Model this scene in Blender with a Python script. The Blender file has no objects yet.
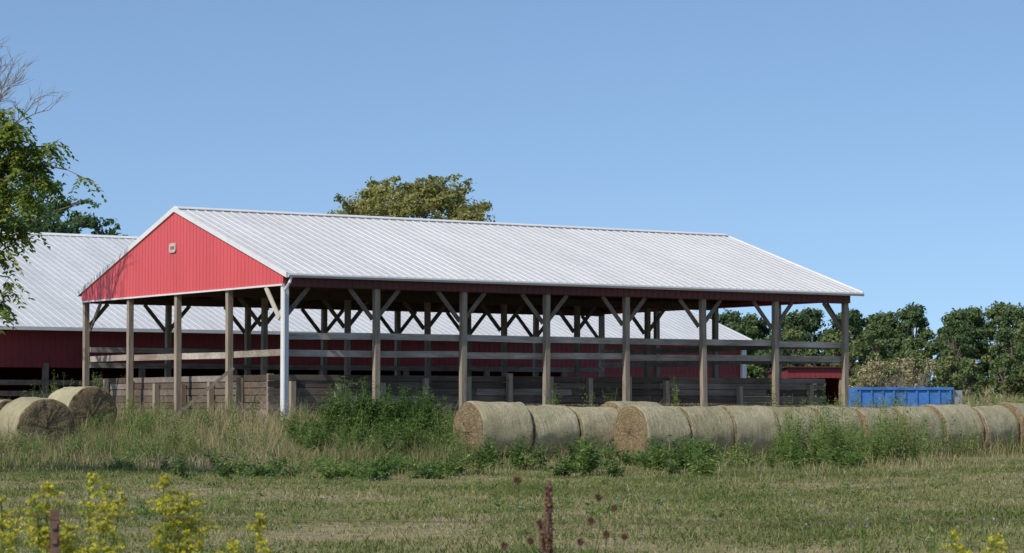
import bpy, math, random
import numpy as np
from mathutils import Vector, Matrix
rng=np.random.default_rng(7); random.seed(7)
sc=bpy.context.scene
COL=sc.collection
# ------------------------------------------------------------ layout
OX,OY=-6.54,69.75            # near corner post of the barn
ANG=math.atan2(.555,.8317)
U=np.array([.8317,.555]); N=np.array([-.555,.8317])
L=21.35; W=14.0
def W2(t,s): return OX+t*U[0]+s*N[0], OY+t*U[1]+s*N[1]
def sm(x,a,b):
    k=np.clip((x-a)/(b-a),0,1); return k*k*(3-2*k)
def ground(x,y):
    x=np.asarray(x,float); y=np.asarray(y,float)
    t=(x-OX)*U[0]+(y-OY)*U[1]; s=(x-OX)*N[0]+(y-OY)*N[1]
    dx=np.maximum(np.maximum(-t,t-L-4),0); dy=np.maximum(np.maximum(-s,s-W-40),0)
    d=np.hypot(dx,dy)
    h=.85*(1-sm(d,.6,7.2))
    h=np.maximum(h,.95*sm(y,74,100))
    h=h+.18*sm(y,55,64)*sm(-x,5,10)*(1-sm(h,.1,.7))
    h=h+2.1*sm(y,120,270)+.0*y
    near=(1-sm(y,60,90))
    h=h+near*(.035*np.sin(x*.9+.4*np.sin(y*.5))*np.sin(y*.45+1)+.03*np.sin(x*.31+y*.22))*(1-sm(h,.3,.8))
    h=h+sm(y,110,200)*.35*np.sin(x*.03+1)*np.sin(y*.02)
    return h
# ------------------------------------------------------------ materials
def mat(name):
    m=bpy.data.materials.new(name); m.use_nodes=True
    nt=m.node_tree; b=nt.nodes['Principled BSDF']
    return m,nt,b
def node(nt,t,**k):
    n=nt.nodes.new(t)
    for a,v in k.items(): setattr(n,a,v)
    return n
def ramp(nt,fac,cols):
    r=node(nt,'ShaderNodeValToRGB'); e=r.color_ramp.elements
    while len(e)<len(cols): e.new(.5)
    for i,(p,c) in enumerate(cols):
        e[i].position=p; e[i].color=(*c,1)
    nt.links.new(fac,r.inputs['Fac']); return r.outputs['Color']
def noise(nt,scale,detail=4,rough=.6,vec=None,stretch=None,coord='Object'):
    n=node(nt,'ShaderNodeTexNoise'); n.inputs['Scale'].default_value=scale
    n.inputs['Detail'].default_value=detail; n.inputs['Roughness'].default_value=rough
    if vec is None:
        tc=node(nt,'ShaderNodeTexCoord'); vec=tc.outputs[coord]
    if stretch:
        mp=node(nt,'ShaderNodeMapping'); mp.inputs['Scale'].default_value=stretch
        nt.links.new(vec,mp.inputs['Vector']); vec=mp.outputs['Vector']
    nt.links.new(vec,n.inputs['Vector']); return n.outputs['Fac']
def mixc(nt,fac,a,b,mode='MIX'):
    m=node(nt,'ShaderNodeMix',data_type='RGBA',blend_type=mode)
    for s,v in ((m.inputs[0],fac),(m.inputs[6],a),(m.inputs[7],b)):
        if hasattr(v,'links'): nt.links.new(v,s)
        else: s.default_value=v if isinstance(v,float) else (*v,1)
    return m.outputs[2]
def bump(nt,b,h,st=.3,dist=.02):
    bp=node(nt,'ShaderNodeBump'); bp.inputs['Strength'].default_value=st; bp.inputs['Distance'].default_value=dist
    nt.links.new(h,bp.inputs['Height']); nt.links.new(bp.outputs[0],b.inputs['Normal'])
def leafmat(name,cols,trans=.35,rough=.6):
    m,nt,b=mat(name)
    at=node(nt,'ShaderNodeAttribute',attribute_name='tint')
    c=ramp(nt,at.outputs['Fac'],cols)
    nt.links.new(c,b.inputs['Base Color']); b.inputs['Roughness'].default_value=rough
    b.inputs['Specular IOR Level'].default_value=.25
    tr=node(nt,'ShaderNodeBsdfTranslucent'); nt.links.new(c,tr.inputs['Color'])
    mx=node(nt,'ShaderNodeMixShader'); mx.inputs[0].default_value=trans
    nt.links.new(b.outputs[0],mx.inputs[1]); nt.links.new(tr.outputs[0],mx.inputs[2])
    nt.links.new(mx.outputs[0],nt.nodes['Material Output'].inputs['Surface'])
    return m
def simple(name,c,rough=.6,metal=0,var=.25,scale=3,stretch=None,dark=None,bmp=0):
    m,nt,b=mat(name)
    f=noise(nt,scale,5,.65,stretch=stretch)
    d=dark or tuple(x*(1-var) for x in c)
    l=tuple(min(1,x*(1+var*.5)) for x in c)
    col=ramp(nt,f,[(.25,d),(.55,c),(.8,l)])
    nt.links.new(col,b.inputs['Base Color']); b.inputs['Roughness'].default_value=rough; b.inputs['Metallic'].default_value=metal
    if bmp: bump(nt,b,f,bmp)
    return m
def plankmat(name,cols,stretch):
    m,nt,b=mat(name)
    gi=node(nt,'ShaderNodeNewGeometry')
    base=ramp(nt,gi.outputs['Random Per Island'],cols)
    f=noise(nt,1.4,6,.7,stretch=stretch); g=noise(nt,.7,4,.6)
    c=mixc(nt,.7,base,ramp(nt,f,[(.3,(.35,.33,.30)),(.6,(1,1,1))]),'MULTIPLY')
    c=mixc(nt,.6,c,ramp(nt,g,[(.35,(.45,.40,.35)),(.6,(1,1,1))]),'MULTIPLY')
    nt.links.new(c,b.inputs['Base Color']); b.inputs['Roughness'].default_value=.9; b.inputs['Specular IOR Level'].default_value=.2
    bump(nt,b,f,.5); return m
M={}
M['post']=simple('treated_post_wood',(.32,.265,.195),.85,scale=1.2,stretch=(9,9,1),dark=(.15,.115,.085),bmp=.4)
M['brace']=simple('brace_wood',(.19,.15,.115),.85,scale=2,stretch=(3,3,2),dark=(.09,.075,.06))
M['rail']=plankmat('weathered_rail_wood',[(0,(.36,.31,.25)),(.5,(.49,.43,.36)),(1,(.58,.52,.44))],(.8,6,9))
M['plank']=plankmat('bunk_plank_wood',[(0,(.10,.075,.06)),(.35,(.185,.145,.115)),(.7,(.25,.205,.17)),(1,(.34,.295,.255))],(.7,6,9))
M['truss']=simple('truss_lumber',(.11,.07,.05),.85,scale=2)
M['pale']=simple('pale_lumber',(.50,.45,.37),.8,scale=2,stretch=(4,4,1))
M['trim']=simple('white_trim_paint',(.70,.70,.68),.45,scale=1.5,var=.12)
M['gutter']=simple('gutter_aluminium',(.55,.56,.57),.4,metal=.2,scale=2,var=.15)
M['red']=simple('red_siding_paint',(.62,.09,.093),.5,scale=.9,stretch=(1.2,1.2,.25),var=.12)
M['fred']=simple('side_band_shaded_red',(.12,.022,.024),.55,scale=.9,stretch=(.4,1.2,1),var=.35)  # siding red darkened, eave shade of the long side put into the colour
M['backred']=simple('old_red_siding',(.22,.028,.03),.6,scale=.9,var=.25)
M['dirt']=simple('barn_dirt',(.17,.13,.09),.95,scale=2,bmp=.5)
M['blue']=simple('blue_paint',(.06,.21,.56),.6,scale=2,var=.4)
M['grey']=simple('galvanised_steel',(.42,.43,.43),.45,metal=.4,scale=3)
M['rust']=simple('rusty_steel',(.15,.08,.06),.85,scale=25,dark=(.05,.03,.025),bmp=.4)
M['wire']=simple('fence_wire',(.22,.15,.11),.6,metal=.3,scale=10)
M['bark']=simple('tree_bark',(.14,.11,.085),.95,scale=4,stretch=(3,3,.6),bmp=.6)
M['deadwood']=simple('dead_twigs',(.24,.21,.18),.9,scale=4)
M['mark']=simple('plaque_marks',(.30,.05,.05),.6)
def roofmat(name,base,dirty,sx=.4):
    m,nt,b=mat(name)
    tc=node(nt,'ShaderNodeTexCoord')
    f1=noise(nt,.5,6,.6,vec=tc.outputs['Object'],stretch=(1.6,.5,.5))
    f2=noise(nt,6,3,.6,vec=tc.outputs['Object'],stretch=(3,.35,.35))
    c=ramp(nt,f1,[(.3,dirty),(.6,base),(.9,tuple(min(1,x*1.04) for x in base))])
    c=mixc(nt,.10,c,ramp(nt,f2,[(.35,(.45,.45,.45)),(.6,(1,1,1))]),'MULTIPLY')
    sp=node(nt,'ShaderNodeSeparateXYZ'); nt.links.new(tc.outputs['Object'],sp.inputs[0])
    ma=node(nt,'ShaderNodeMath',operation='PINGPONG'); nt.links.new(sp.outputs[1],ma.inputs[0]); ma.inputs[1].default_value=.305
    lt=node(nt,'ShaderNodeMath',operation='LESS_THAN'); nt.links.new(ma.outputs[0],lt.inputs[0]); lt.inputs[1].default_value=.03
    mb=node(nt,'ShaderNodeMath',operation='PINGPONG'); nt.links.new(sp.outputs[0],mb.inputs[0]); mb.inputs[1].default_value=.1525
    lb=node(nt,'ShaderNodeMath',operation='LESS_THAN'); nt.links.new(mb.outputs[0],lb.inputs[0]); lb.inputs[1].default_value=.09
    mm=node(nt,'ShaderNodeMath',operation='MULTIPLY'); nt.links.new(lt.outputs[0],mm.inputs[0]); nt.links.new(lb.outputs[0],mm.inputs[1])
    m3=node(nt,'ShaderNodeMath',operation='MULTIPLY'); nt.links.new(mm.outputs[0],m3.inputs[0]); m3.inputs[1].default_value=sx
    c=mixc(nt,m3.outputs[0],c,(.35,.35,.36))
    nt.links.new(c,b.inputs['Base Color']); b.inputs['Roughness'].default_value=.5; b.inputs['Specular IOR Level'].default_value=.3
    return m
M['roof']=roofmat('white_roof_metal',(.63,.625,.60),(.56,.55,.53),.5)
M['roof2']=roofmat('older_white_roof_metal',(.57,.58,.58),(.48,.49,.49))
M['sky_panel']=simple('fibreglass_panel',(.42,.40,.28),.4,scale=3)
def groundmat():
    m,nt,b=mat('pasture_ground')
    tc=node(nt,'ShaderNodeTexCoord'); v=tc.outputs['Object']
    a=noise(nt,.25,6,.7,vec=v); c=noise(nt,3.5,6,.7,vec=v); d=noise(nt,30,3,.6,vec=v)
    green=ramp(nt,c,[(.3,(.09,.11,.032)),(.55,(.19,.195,.07)),(.8,(.28,.25,.12))])
    dry=ramp(nt,c,[(.3,(.19,.15,.09)),(.7,(.38,.31,.19))])
    k=ramp(nt,a,[(.40,(0,0,0)),(.56,(.95,.95,.95))])
    col=mixc(nt,k,green,dry)
    col=mixc(nt,.35,col,ramp(nt,d,[(.3,(.5,.5,.5)),(.6,(1,1,1))]),'MULTIPLY')
    nt.links.new(col,b.inputs['Base Color']); b.inputs['Roughness'].default_value=.95; b.inputs['Specular IOR Level'].default_value=.1
    bump(nt,b,c,.8,.08)
    return m
M['ground']=groundmat()
def haymat():
    m,nt,b=mat('round_bale_hay')
    tc=node(nt,'ShaderNodeTexCoord'); v=tc.outputs['Object']; oi=node(nt,'ShaderNodeObjectInfo')
    ml=node(nt,'ShaderNodeMath',operation='MULTIPLY'); nt.links.new(oi.outputs['Random'],ml.inputs[0]); ml.inputs[1].default_value=37.
    add=node(nt,'ShaderNodeVectorMath',operation='ADD'); nt.links.new(v,add.inputs[0]); nt.links.new(ml.outputs[0],add.inputs[1])
    sp=node(nt,'ShaderNodeSeparateXYZ'); nt.links.new(v,sp.inputs[0])
    f=noise(nt,2.2,5,.7,vec=add.outputs[0],stretch=(9,.8,.8))
    f2=noise(nt,45,3,.7,vec=add.outputs[0],stretch=(1,.25,.25))
    f3=noise(nt,1.3,5,.65,vec=add.outputs[0])
    side=ramp(nt,f,[(.28,(.29,.245,.145)),(.5,(.49,.44,.285)),(.75,(.63,.585,.42))])
    side=mixc(nt,.5,side,ramp(nt,f2,[(.3,(.5,.47,.42)),(.62,(1,1,1))]),'MULTIPLY')
    side=mixc(nt,ramp(nt,f3,[(.42,(0,0,0)),(.68,(.6,.6,.6))]),side,(.28,.27,.15))
    hs=mixc(nt,oi.outputs['Random'],(.80,.78,.74),(1.0,1.0,1.0)); side=mixc(nt,1.0,side,hs,'MULTIPLY')
    yz=node(nt,'ShaderNodeCombineXYZ'); nt.links.new(sp.outputs[1],yz.inputs[1]); nt.links.new(sp.outputs[2],yz.inputs[2])
    ln=node(nt,'ShaderNodeVectorMath',operation='LENGTH'); nt.links.new(yz.outputs[0],ln.inputs[0])
    nz=noise(nt,3,5,.7,vec=add.outputs[0])
    r=node(nt,'ShaderNodeMath',operation='MULTIPLY_ADD'); nt.links.new(nz,r.inputs[0]); r.inputs[1].default_value=.22; nt.links.new(ln.outputs['Value'],r.inputs[2])
    w=node(nt,'ShaderNodeMath',operation='PINGPONG'); nt.links.new(r.outputs[0],w.inputs[0]); w.inputs[1].default_value=.035
    w2=node(nt,'ShaderNodeMath',operation='MULTIPLY'); nt.links.new(w.outputs[0],w2.inputs[0]); w2.inputs[1].default_value=28
    fe=noise(nt,14,6,.8,vec=add.outputs[0])
    end=ramp(nt,fe,[(.3,(.085,.06,.033)),(.5,(.24,.18,.10)),(.75,(.42,.33,.20))])
    end=mixc(nt,.5,end,ramp(nt,w2.outputs[0],[(.1,(.4,.37,.33)),(.8,(1,1,1))]),'MULTIPLY')
    ab=node(nt,'ShaderNodeMath',operation='ABSOLUTE'); nt.links.new(sp.outputs[0],ab.inputs[0])
    gt=node(nt,'ShaderNodeMath',operation='GREATER_THAN'); nt.links.new(ab.outputs[0],gt.inputs[0]); gt.inputs[1].default_value=.715
    col=mixc(nt,gt.outputs[0],side,end)
    nt.links.new(col,b.inputs['Base Color']); b.inputs['Roughness'].default_value=.85; b.inputs['Specular IOR Level'].default_value=.2
    ad=node(nt,'ShaderNodeMath',operation='ADD'); nt.links.new(f2,ad.inputs[0]); nt.links.new(fe,ad.inputs[1])
    bump(nt,b,ad.outputs[0],.8,.04)
    return m
M['hay']=haymat()
GR=[(0,(.09,.13,.028)),(.35,(.18,.22,.06)),(.65,(.29,.29,.10)),(.85,(.40,.35,.17)),(1,(.50,.42,.25))]
M['grass']=leafmat('pasture_grass_blades',GR,.42)
M['dry']=leafmat('tall_dry_grass',[(0,(.10,.14,.035)),(.35,(.19,.215,.07)),(.65,(.31,.28,.13)),(1,(.46,.38,.23))],.35)
M['weed']=leafmat('leafy_weeds_green',[(0,(.05,.105,.025)),(.5,(.125,.21,.048)),(.85,(.23,.31,.08)),(1,(.38,.35,.14))],.42)
M['walnut']=leafmat('walnut_leaves',[(0,(.07,.13,.022)),(.5,(.17,.25,.036)),(1,(.40,.41,.08))],.48)
M['darkleaf']=leafmat('dark_leaves',[(0,(.06,.11,.05)),(.6,(.11,.19,.075)),(1,(.19,.27,.11))],.4)
M['yelleaf']=leafmat('yellowing_leaves',[(0,(.16,.18,.05)),(.5,(.31,.31,.10)),(1,(.46,.42,.15))],.45)
M['woods']=leafmat('woodland_leaves',[(0,(.06,.11,.048)),(.4,(.12,.18,.065)),(.75,(.19,.245,.085)),(1,(.31,.29,.13))],.4)  # slight distance haze painted into the leaves as extra blue
M['goldflower']=leafmat('goldenrod_flowers',[(0,(.45,.38,.03)),(.5,(.66,.57,.05)),(1,(.75,.70,.12))],.3)
M['goldleaf']=leafmat('goldenrod_leaves',[(0,(.10,.17,.035)),(1,(.30,.40,.10))],.4)
M['burr']=leafmat('brown_seedheads',[(0,(.14,.07,.045)),(1,(.34,.21,.13))],.1)
M['chicory']=leafmat('chicory_petals',[(0,(.25,.30,.6)),(1,(.45,.45,.75))],.2)
# ------------------------------------------------------------ mesh helpers
def empty(name,loc=(0,0,0),rz=0):
    e=bpy.data.objects.new(name,None); e.location=loc; e.rotation_euler=(0,0,rz); e.empty_display_size=.5
    COL.objects.link(e); return e
class MB:
    def __init__(s): s.v=[]; s.f=[]
    def box(s,a,b):
        x0,y0,z0=a; x1,y1,z1=b; k=len(s.v)
        s.v+=[(x0,y0,z0),(x1,y0,z0),(x1,y1,z0),(x0,y1,z0),(x0,y0,z1),(x1,y0,z1),(x1,y1,z1),(x0,y1,z1)]
        s.f+=[tuple(k+i for i in q) for q in ((0,3,2,1),(4,5,6,7),(0,1,5,4),(1,2,6,5),(2,3,7,6),(3,0,4,7))]
    def beam(s,p,q,w,h,up=(0,0,1)):
        p=Vector(p);q=Vector(q);d=(q-p).normalized(); u=Vector(up)
        if abs(d.dot(u))>.98: u=Vector((1,0,0))
        x=d.cross(u).normalized()*w/2; y=x.cross(d).normalized()*h/2; k=len(s.v)
        for c in (p,q): s.v+=[tuple(c-x-y),tuple(c+x-y),tuple(c+x+y),tuple(c-x+y)]
        s.f+=[tuple(k+i for i in a) for a in ((0,3,2,1),(4,5,6,7),(0,1,5,4),(1,2,6,5),(2,3,7,6),(3,0,4,7))]
    def prism(s,poly,ext):
        k=len(s.v); n=len(poly); e=Vector(ext)
        s.v+=[tuple(p) for p in poly]+[tuple(Vector(p)+e) for p in poly]
        s.f+=[tuple(range(k,k+n)),tuple(range(k+2*n-1,k+n-1,-1))]+[(k+i,k+(i+1)%n,k+n+(i+1)%n,k+n+i) for i in range(n)]
    def tube(s,pts,rad,seg=7):
        k=len(s.v); n=len(pts)
        P=[Vector(p) for p in pts]
        for i,p in enumerate(P):
            d=(P[min(i+1,n-1)]-P[max(i-1,0)]).normalized()
            a=d.cross(Vector((.13,.27,.95)) if abs(d.z)<.9 else Vector((1,0,0))).normalized(); b=d.cross(a)
            for j in range(seg):
                t=2*math.pi*j/seg
                s.v.append(tuple(p+(a*math.cos(t)+b*math.sin(t))*rad[i]))
        for i in range(n-1):
            for j in range(seg):
                s.f.append((k+i*seg+j,k+i*seg+(j+1)%seg,k+(i+1)*seg+(j+1)%seg,k+(i+1)*seg+j))
        s.f.append(tuple(k+j for j in range(seg))[::-1]); s.f.append(tuple(k+(n-1)*seg+j for j in range(seg)))
    def obj(s,name,m,parent=None,smooth=False):
        me=bpy.data.meshes.new(name); me.from_pydata(s.v,[],s.f); me.update()
        import bmesh
        bm=bmesh.new(); bm.from_mesh(me); bmesh.ops.recalc_face_normals(bm,faces=bm.faces); bm.to_mesh(me); bm.free()
        me.materials.append(m)
        if smooth: me.polygons.foreach_set('use_smooth',[True]*len(me.polygons))
        o=bpy.data.objects.new(name,me); COL.objects.link(o)
        if parent: o.parent=parent
        return o
class Q:
    def __init__(s): s.V=[]; s.F=[]; s.T=[]; s.n=0
    def add(s,V,F,T):
        s.V.append(V.reshape(-1,3)); s.F.append(F.reshape(-1,4)+s.n); s.T.append(T.reshape(-1)); s.n+=V.reshape(-1,3).shape[0]
    def leaves(s,C,A,B,tint):
        V=np.stack([C-A,C+B-A*.1,C+A,C-B-A*.1],1); n=len(C)
        s.add(V,np.arange(n*4).reshape(n,4),np.repeat(tint,4))
    def blades(s,P,h,w,lean,tint):
        n=len(P); a=rng.uniform(0,2*np.pi,n); d=np.stack([np.cos(a),np.sin(a),np.zeros(n)],1)
        b=rng.uniform(0,2*np.pi,n); side=np.stack([np.cos(b),np.sin(b),np.zeros(n)],1)*(w/2)[:,None]
        z=np.array([0,0,1.])
        m1=P+d*(lean*h*.3)[:,None]+z*(h*.55)[:,None]
        m2=P+d*(lean*h)[:,None]+z*(h*(1-.25*lean))[:,None]
        V=np.stack([P-side,P+side,m1+side*.8,m1-side*.8,m2+side*.12,m2-side*.12],1)
        k=np.arange(n)[:,None]*6
        F=np.concatenate([k+np.array([0,1,2,3]),k+np.array([3,2,4,5])],0)
        s.add(V,F,np.repeat(tint,6))
    def obj(s,name,m,parent=None):
        V=np.concatenate(s.V).astype(np.float32); F=np.concatenate(s.F).astype(np.int32); T=np.concatenate(s.T).astype(np.float32)
        me=bpy.data.meshes.new(name); me.vertices.add(len(V)); me.vertices.foreach_set('co',V.ravel())
        me.loops.add(F.size); me.loops.foreach_set('vertex_index',F.ravel())
        me.polygons.add(len(F)); me.polygons.foreach_set('loop_start',np.arange(0,F.size,4,dtype=np.int32))
        try: me.polygons.foreach_set('loop_total',np.full(len(F),4,dtype=np.int32))
        except Exception: pass
        at=me.attributes.new('tint','FLOAT','POINT'); at.data.foreach_set('value',T)
        me.update(calc_edges=True); me.materials.append(m)
        o=bpy.data.objects.new(name,me); COL.objects.link(o)
        if parent: o.parent=parent
        return o
def rdir(n):
    v=rng.normal(size=(n,3)); return v/np.linalg.norm(v,axis=1)[:,None]
def nrm(v): return v/(np.linalg.norm(v,axis=1)[:,None]+1e-9)
def onground(x,y,dz=0): return np.stack([x,y,ground(x,y)+dz],1)
# ------------------------------------------------------------ ground
xs=np.concatenate([np.linspace(-1500,-60,25)[:-1],np.linspace(-60,60,161),np.linspace(60,1500,25)[1:]])
ys=np.concatenate([np.linspace(-300,-5,10)[:-1],np.linspace(-5,120,251),np.linspace(120,400,57)[1:],np.linspace(400,3500,25)[1:]])
X,Y=np.meshgrid(xs,ys); Z=ground(X,Y)
nx,ny=len(xs),len(ys)
V=np.stack([X,Y,Z],2).reshape(-1,3)
i=np.arange(ny-1)[:,None]*nx+np.arange(nx-1)[None,:]
F=np.stack([i,i+1,i+nx+1,i+nx],2).reshape(-1,4)
q=Q(); q.add(V,F,np.zeros(len(V))); g=q.obj('ground',M['ground']); g.data.polygons.foreach_set('use_smooth',[True]*len(g.data.polygons))
# ------------------------------------------------------------ main barn
barn=empty('open_sided_pole_barn',(OX,OY,0),ANG)
EZ=5.22; RZ=7.60; GB=4.93; BASE=.6
OV=.36; slope=(RZ-EZ)/(W/2+OV)
P=MB()
bays=[3.05*i for i in range(8)]
def pbox(x,y,w,z1): 
    a=random.uniform(-.012,.012); b=random.uniform(-.012,.012); k=len(P.v); P.box((x-w,y-w,BASE),(x+w,y+w,z1))
    for j in range(4): vx=P.v[k+j]; P.v[k+j]=(vx[0]+a*3,vx[1]+b*3,vx[2])
for x in bays: 
    pbox(x,0,.085,GB+.1); pbox(x,W,.085,GB+.1)
for i in (1,2,3): pbox(0,W/4*i,.085,GB+.05); pbox(L,W/4*i,.085,GB+.05)
for x in bays[1:-1]: pbox(x,W/2,.08,GB-.05)
P.obj('posts',M['post'],barn)
B=MB()
for x in bays:
    for y in (0,W,W/2):
        if y==W/2 and x in (bays[0],bays[-1]): continue
        for sg in (-1,1):
            if not(0<=x+sg*.5<=L): continue
            B.beam((x+sg*.06,y+.12,GB-.95),(x+sg*.85,y+.12,GB-.06),.045,.13)
B.beam((L-.02,.1,GB-.95),(L-.02,.9,GB-.05),.045,.14)
B.beam((.12,W-.1,GB-.95),(.12,W-.95,GB-.05),.045,.14)
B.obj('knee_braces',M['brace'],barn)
B=MB(); B.beam((-.12,.1,GB-1.0),(-.12,.95,GB-.05),.045,.15)
B.obj('pale_corner_braces',M['pale'],barn)
T=MB()
for y in (-.125,.125,W-.125,W+.125,W/2-.11,W/2+.11): T.beam((.05,y,GB+.06),(L-.05,y,GB+.06),.045,.26)
for i in range(15):
    x=L/14*i
    if i in(0,14): x+= .12 if i==0 else -.12
    T.beam((x,.15,GB+.22),(x,W-.15,GB+.22),.045,.14)
    for sg in(0,1):
        y0=0 if sg==0 else W
        T.beam((x,y0,EZ-.08),(x,W/2,RZ-.2),.045,.14)
        for k in (.25,.5,.75):
            yy=y0+(W/2-y0)*k; zz=EZ-.1+(RZ-.2-EZ)*k
            T.beam((x,yy,GB+.22),(x,yy,zz),.04,.09)
            y2=y0+(W/2-y0)*(k+.25); T.beam((x+.03,yy,zz),(x+.03,y2,GB+.26),.04,.09)
for k in range(1,13):
    for sg in (-1,1):
        y=W/2+sg*(W/2)*k/12.5; z=RZ-slope*abs(y-W/2)-.10
        T.beam((.02,y,z),(L,y,z),.09,.045)
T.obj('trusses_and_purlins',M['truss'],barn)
x0,x1=-.12,L+.45
R=MB()
for sg in(-1,1):
    ye=W/2+sg*(W/2+OV)
    R.prism([(x0,W/2,RZ),(x0,ye,EZ),(x0,ye,EZ-.03),(x0,W/2,RZ-.03)],(x1-x0,0,0))
    x=x0+.02
    while x<x1:
        w=.020; hgt=.019
        R.prism([(x-w,W/2,RZ+.001),(x+w,W/2,RZ+.001),(x+w*.5,W/2,RZ+hgt),(x-w*.5,W/2,RZ+hgt)],(0,ye-W/2,EZ-RZ))
        x+=.305
R.obj('roof_panels',M['roof'],barn)
R=MB()
for sg in(-1,1):
    R.prism([(x0-.02,W/2,RZ+.055),(x0-.02,W/2+sg*.22,RZ+.055-.22*slope),(x0-.02,W/2+sg*.22,RZ+.03-.22*slope),(x0-.02,W/2,RZ+.03)],(x1-x0+.04,0,0))
    ye=W/2+sg*(W/2+OV+.02)
    for xx in (x0-.05,x1+.003):
        R.prism([(xx,W/2,RZ+.04),(xx,ye,EZ+.04),(xx,ye,EZ-.12),(xx,W/2,RZ-.12)],(.045,0,0))
R.obj('ridge_cap_and_rake_trim',M['trim'],barn)
R=MB()
for ye,sg in ((-OV,-1),(W+OV,1)):
    R.prism([(x0,ye,EZ-.02),(x0,ye+sg*.10,EZ-.02),(x0,ye+sg*.12,EZ-.05),(x0,ye+sg*.09,EZ-.11),(x0,ye,EZ-.11)],(x1-x0,0,0))
R.obj('gutters',M['gutter'],barn)
R=MB(); R.tube([(-.02,-OV-.06,EZ-.1),(-.06,-OV-.04,EZ-.25),(-.12,-.17,EZ-.5),(-.12,-.17,1.0),(-.2,-.3,.82)],[.05]*5,8)
R.box((-.125,-.1,BASE),(-.098,.02,GB)); R.box((-.1,-.125,BASE),(.06,-.098,GB))
R.obj('downspout_and_corner_trim',M['trim'],barn)
S=MB(); zt=lambda y: RZ-.06-slope*abs(y-W/2)
for xx,th in ((-.10,-.02),(L+.10,.02)):
    S.prism([(xx,-.1,GB),(xx,W+.1,GB),(xx,W+.1,zt(W+.1)),(xx,W/2,RZ-.06),(xx,-.1,zt(-.1))],(th,0,0))
    y=.0
    while y<W:
        x2=xx+th
        S.box((min(x2,x2+th*.45),y-.012,GB+.005),(max(x2,x2+th*.45),y+.012,zt(y)-.02)); 
        y+=.2286
S.obj('red_gable_siding',M['red'],barn)
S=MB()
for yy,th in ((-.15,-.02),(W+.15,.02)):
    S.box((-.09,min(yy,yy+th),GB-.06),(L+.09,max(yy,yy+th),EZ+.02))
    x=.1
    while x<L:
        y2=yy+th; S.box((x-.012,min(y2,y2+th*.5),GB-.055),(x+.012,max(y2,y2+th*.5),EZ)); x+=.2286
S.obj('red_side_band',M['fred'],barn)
R=MB(); R.box((-.16,-.12,GB-.05),(-.09,W+.12,GB+.0)); 
R.obj('bottom_trim',M['trim'],barn)
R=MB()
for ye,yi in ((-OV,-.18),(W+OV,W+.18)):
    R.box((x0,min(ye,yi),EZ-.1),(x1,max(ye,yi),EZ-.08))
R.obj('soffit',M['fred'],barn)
R=MB()
cy,cz=W/2+.1,6.35; pts=[]
for k in range(20):
    a=2*math.pi*k/20; pts.append((-.135,cy+.23*math.copysign(abs(math.cos(a))**.5,math.cos(a)),cz+.15*math.copysign(abs(math.sin(a))**.5,math.sin(a))))
R.prism(pts,(-.03,0,0)); R.obj('gable_plaque',M['pale'],barn)
R=MB()
for k in range(3): R.box((-.175,cy-.13+.09*k,cz-.05),(-.1655,cy-.08+.09*k,cz+.05))
R.obj('plaque_mark',M['mark'],barn)
R=MB()
def rail(p,q,h=.19):
    n=max(1,int(round((Vector(q)-Vector(p)).length/3.05)))
    for i in range(n):
        a=Vector(p).lerp(Vector(q),i/n); b=Vector(p).lerp(Vector(q),(i+1)/n)
        a.z+=random.uniform(-.03,.03); b.z+=random.uniform(-.03,.03)
        R.beam(a,b,.045,h)
for z in (3.46,2.97): rail((.05,.13,z),(L,.13,z)); rail((L-.13,.15,z),(L-.13,W,z))
rail((.13,.2,2.97),(.13,W-.1,2.97))
for z in (3.3,2.8): rail((.1,W-.13,z),(L,W-.13,z),.17)
R.obj('side_rails',M['rail'],barn)
R=MB()
zz=.7
def course(fixed,a0,a1,axis,z,h):
    a=a0-random.uniform(0,2.5)
    while a<a1:
        ln=random.uniform(3.2,4.9); p=max(a,a0)+.006; e=min(a+ln,a1)-.006; a+=ln
        if e-p<.15: continue
        j=random.uniform(-.014,.014); t=random.uniform(0,.014)
        if axis=='x': R.box((p,fixed+j,z+.006+t*.5),(e,fixed+.05+j,z+h-.006-t))
        else: R.box((fixed+j,p,z+.006+t*.5),(fixed+.05+j,e,z+h-.006-t))
for r in range(8):
    h=random.uniform(.19,.235)
    course(1.0,0,L,'x',zz,h); course(.5,1.2,W-.9,'y',zz,h); course(L-.56,1.2,W-.9,'y',zz,h); course(W-.75,0,L,'x',zz,h)
    zz+=h
R.obj('plank_wall',M['plank'],barn)
R=MB()
for i in range(14):
    a=.75+L/14*i; R.box((a-.08,.83,.6),(a+.08,.98,2.2+random.uniform(-.15,.25)))
for i in range(7):
    a=1.6+W/7*i*.97; R.box((.31,a-.08,.6),(.47,a+.08,2.2+random.uniform(-.15,.2)))
R.obj('plank_wall_stakes',M['post'],barn)
R=MB(); R.box((.3,.3,.5),(L-.3,W-.3,.93)); R.obj('barn_floor',M['dirt'],barn)
R=MB(); px,py=W2(-2.2,3.6); qx,qy=W2(-.3,2.6)
R.beam((px-.1,py,float(ground(px,py))-.05),(qx,qy,2.55),.05,.10); R.obj('leaning_board',M['brace'])
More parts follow.
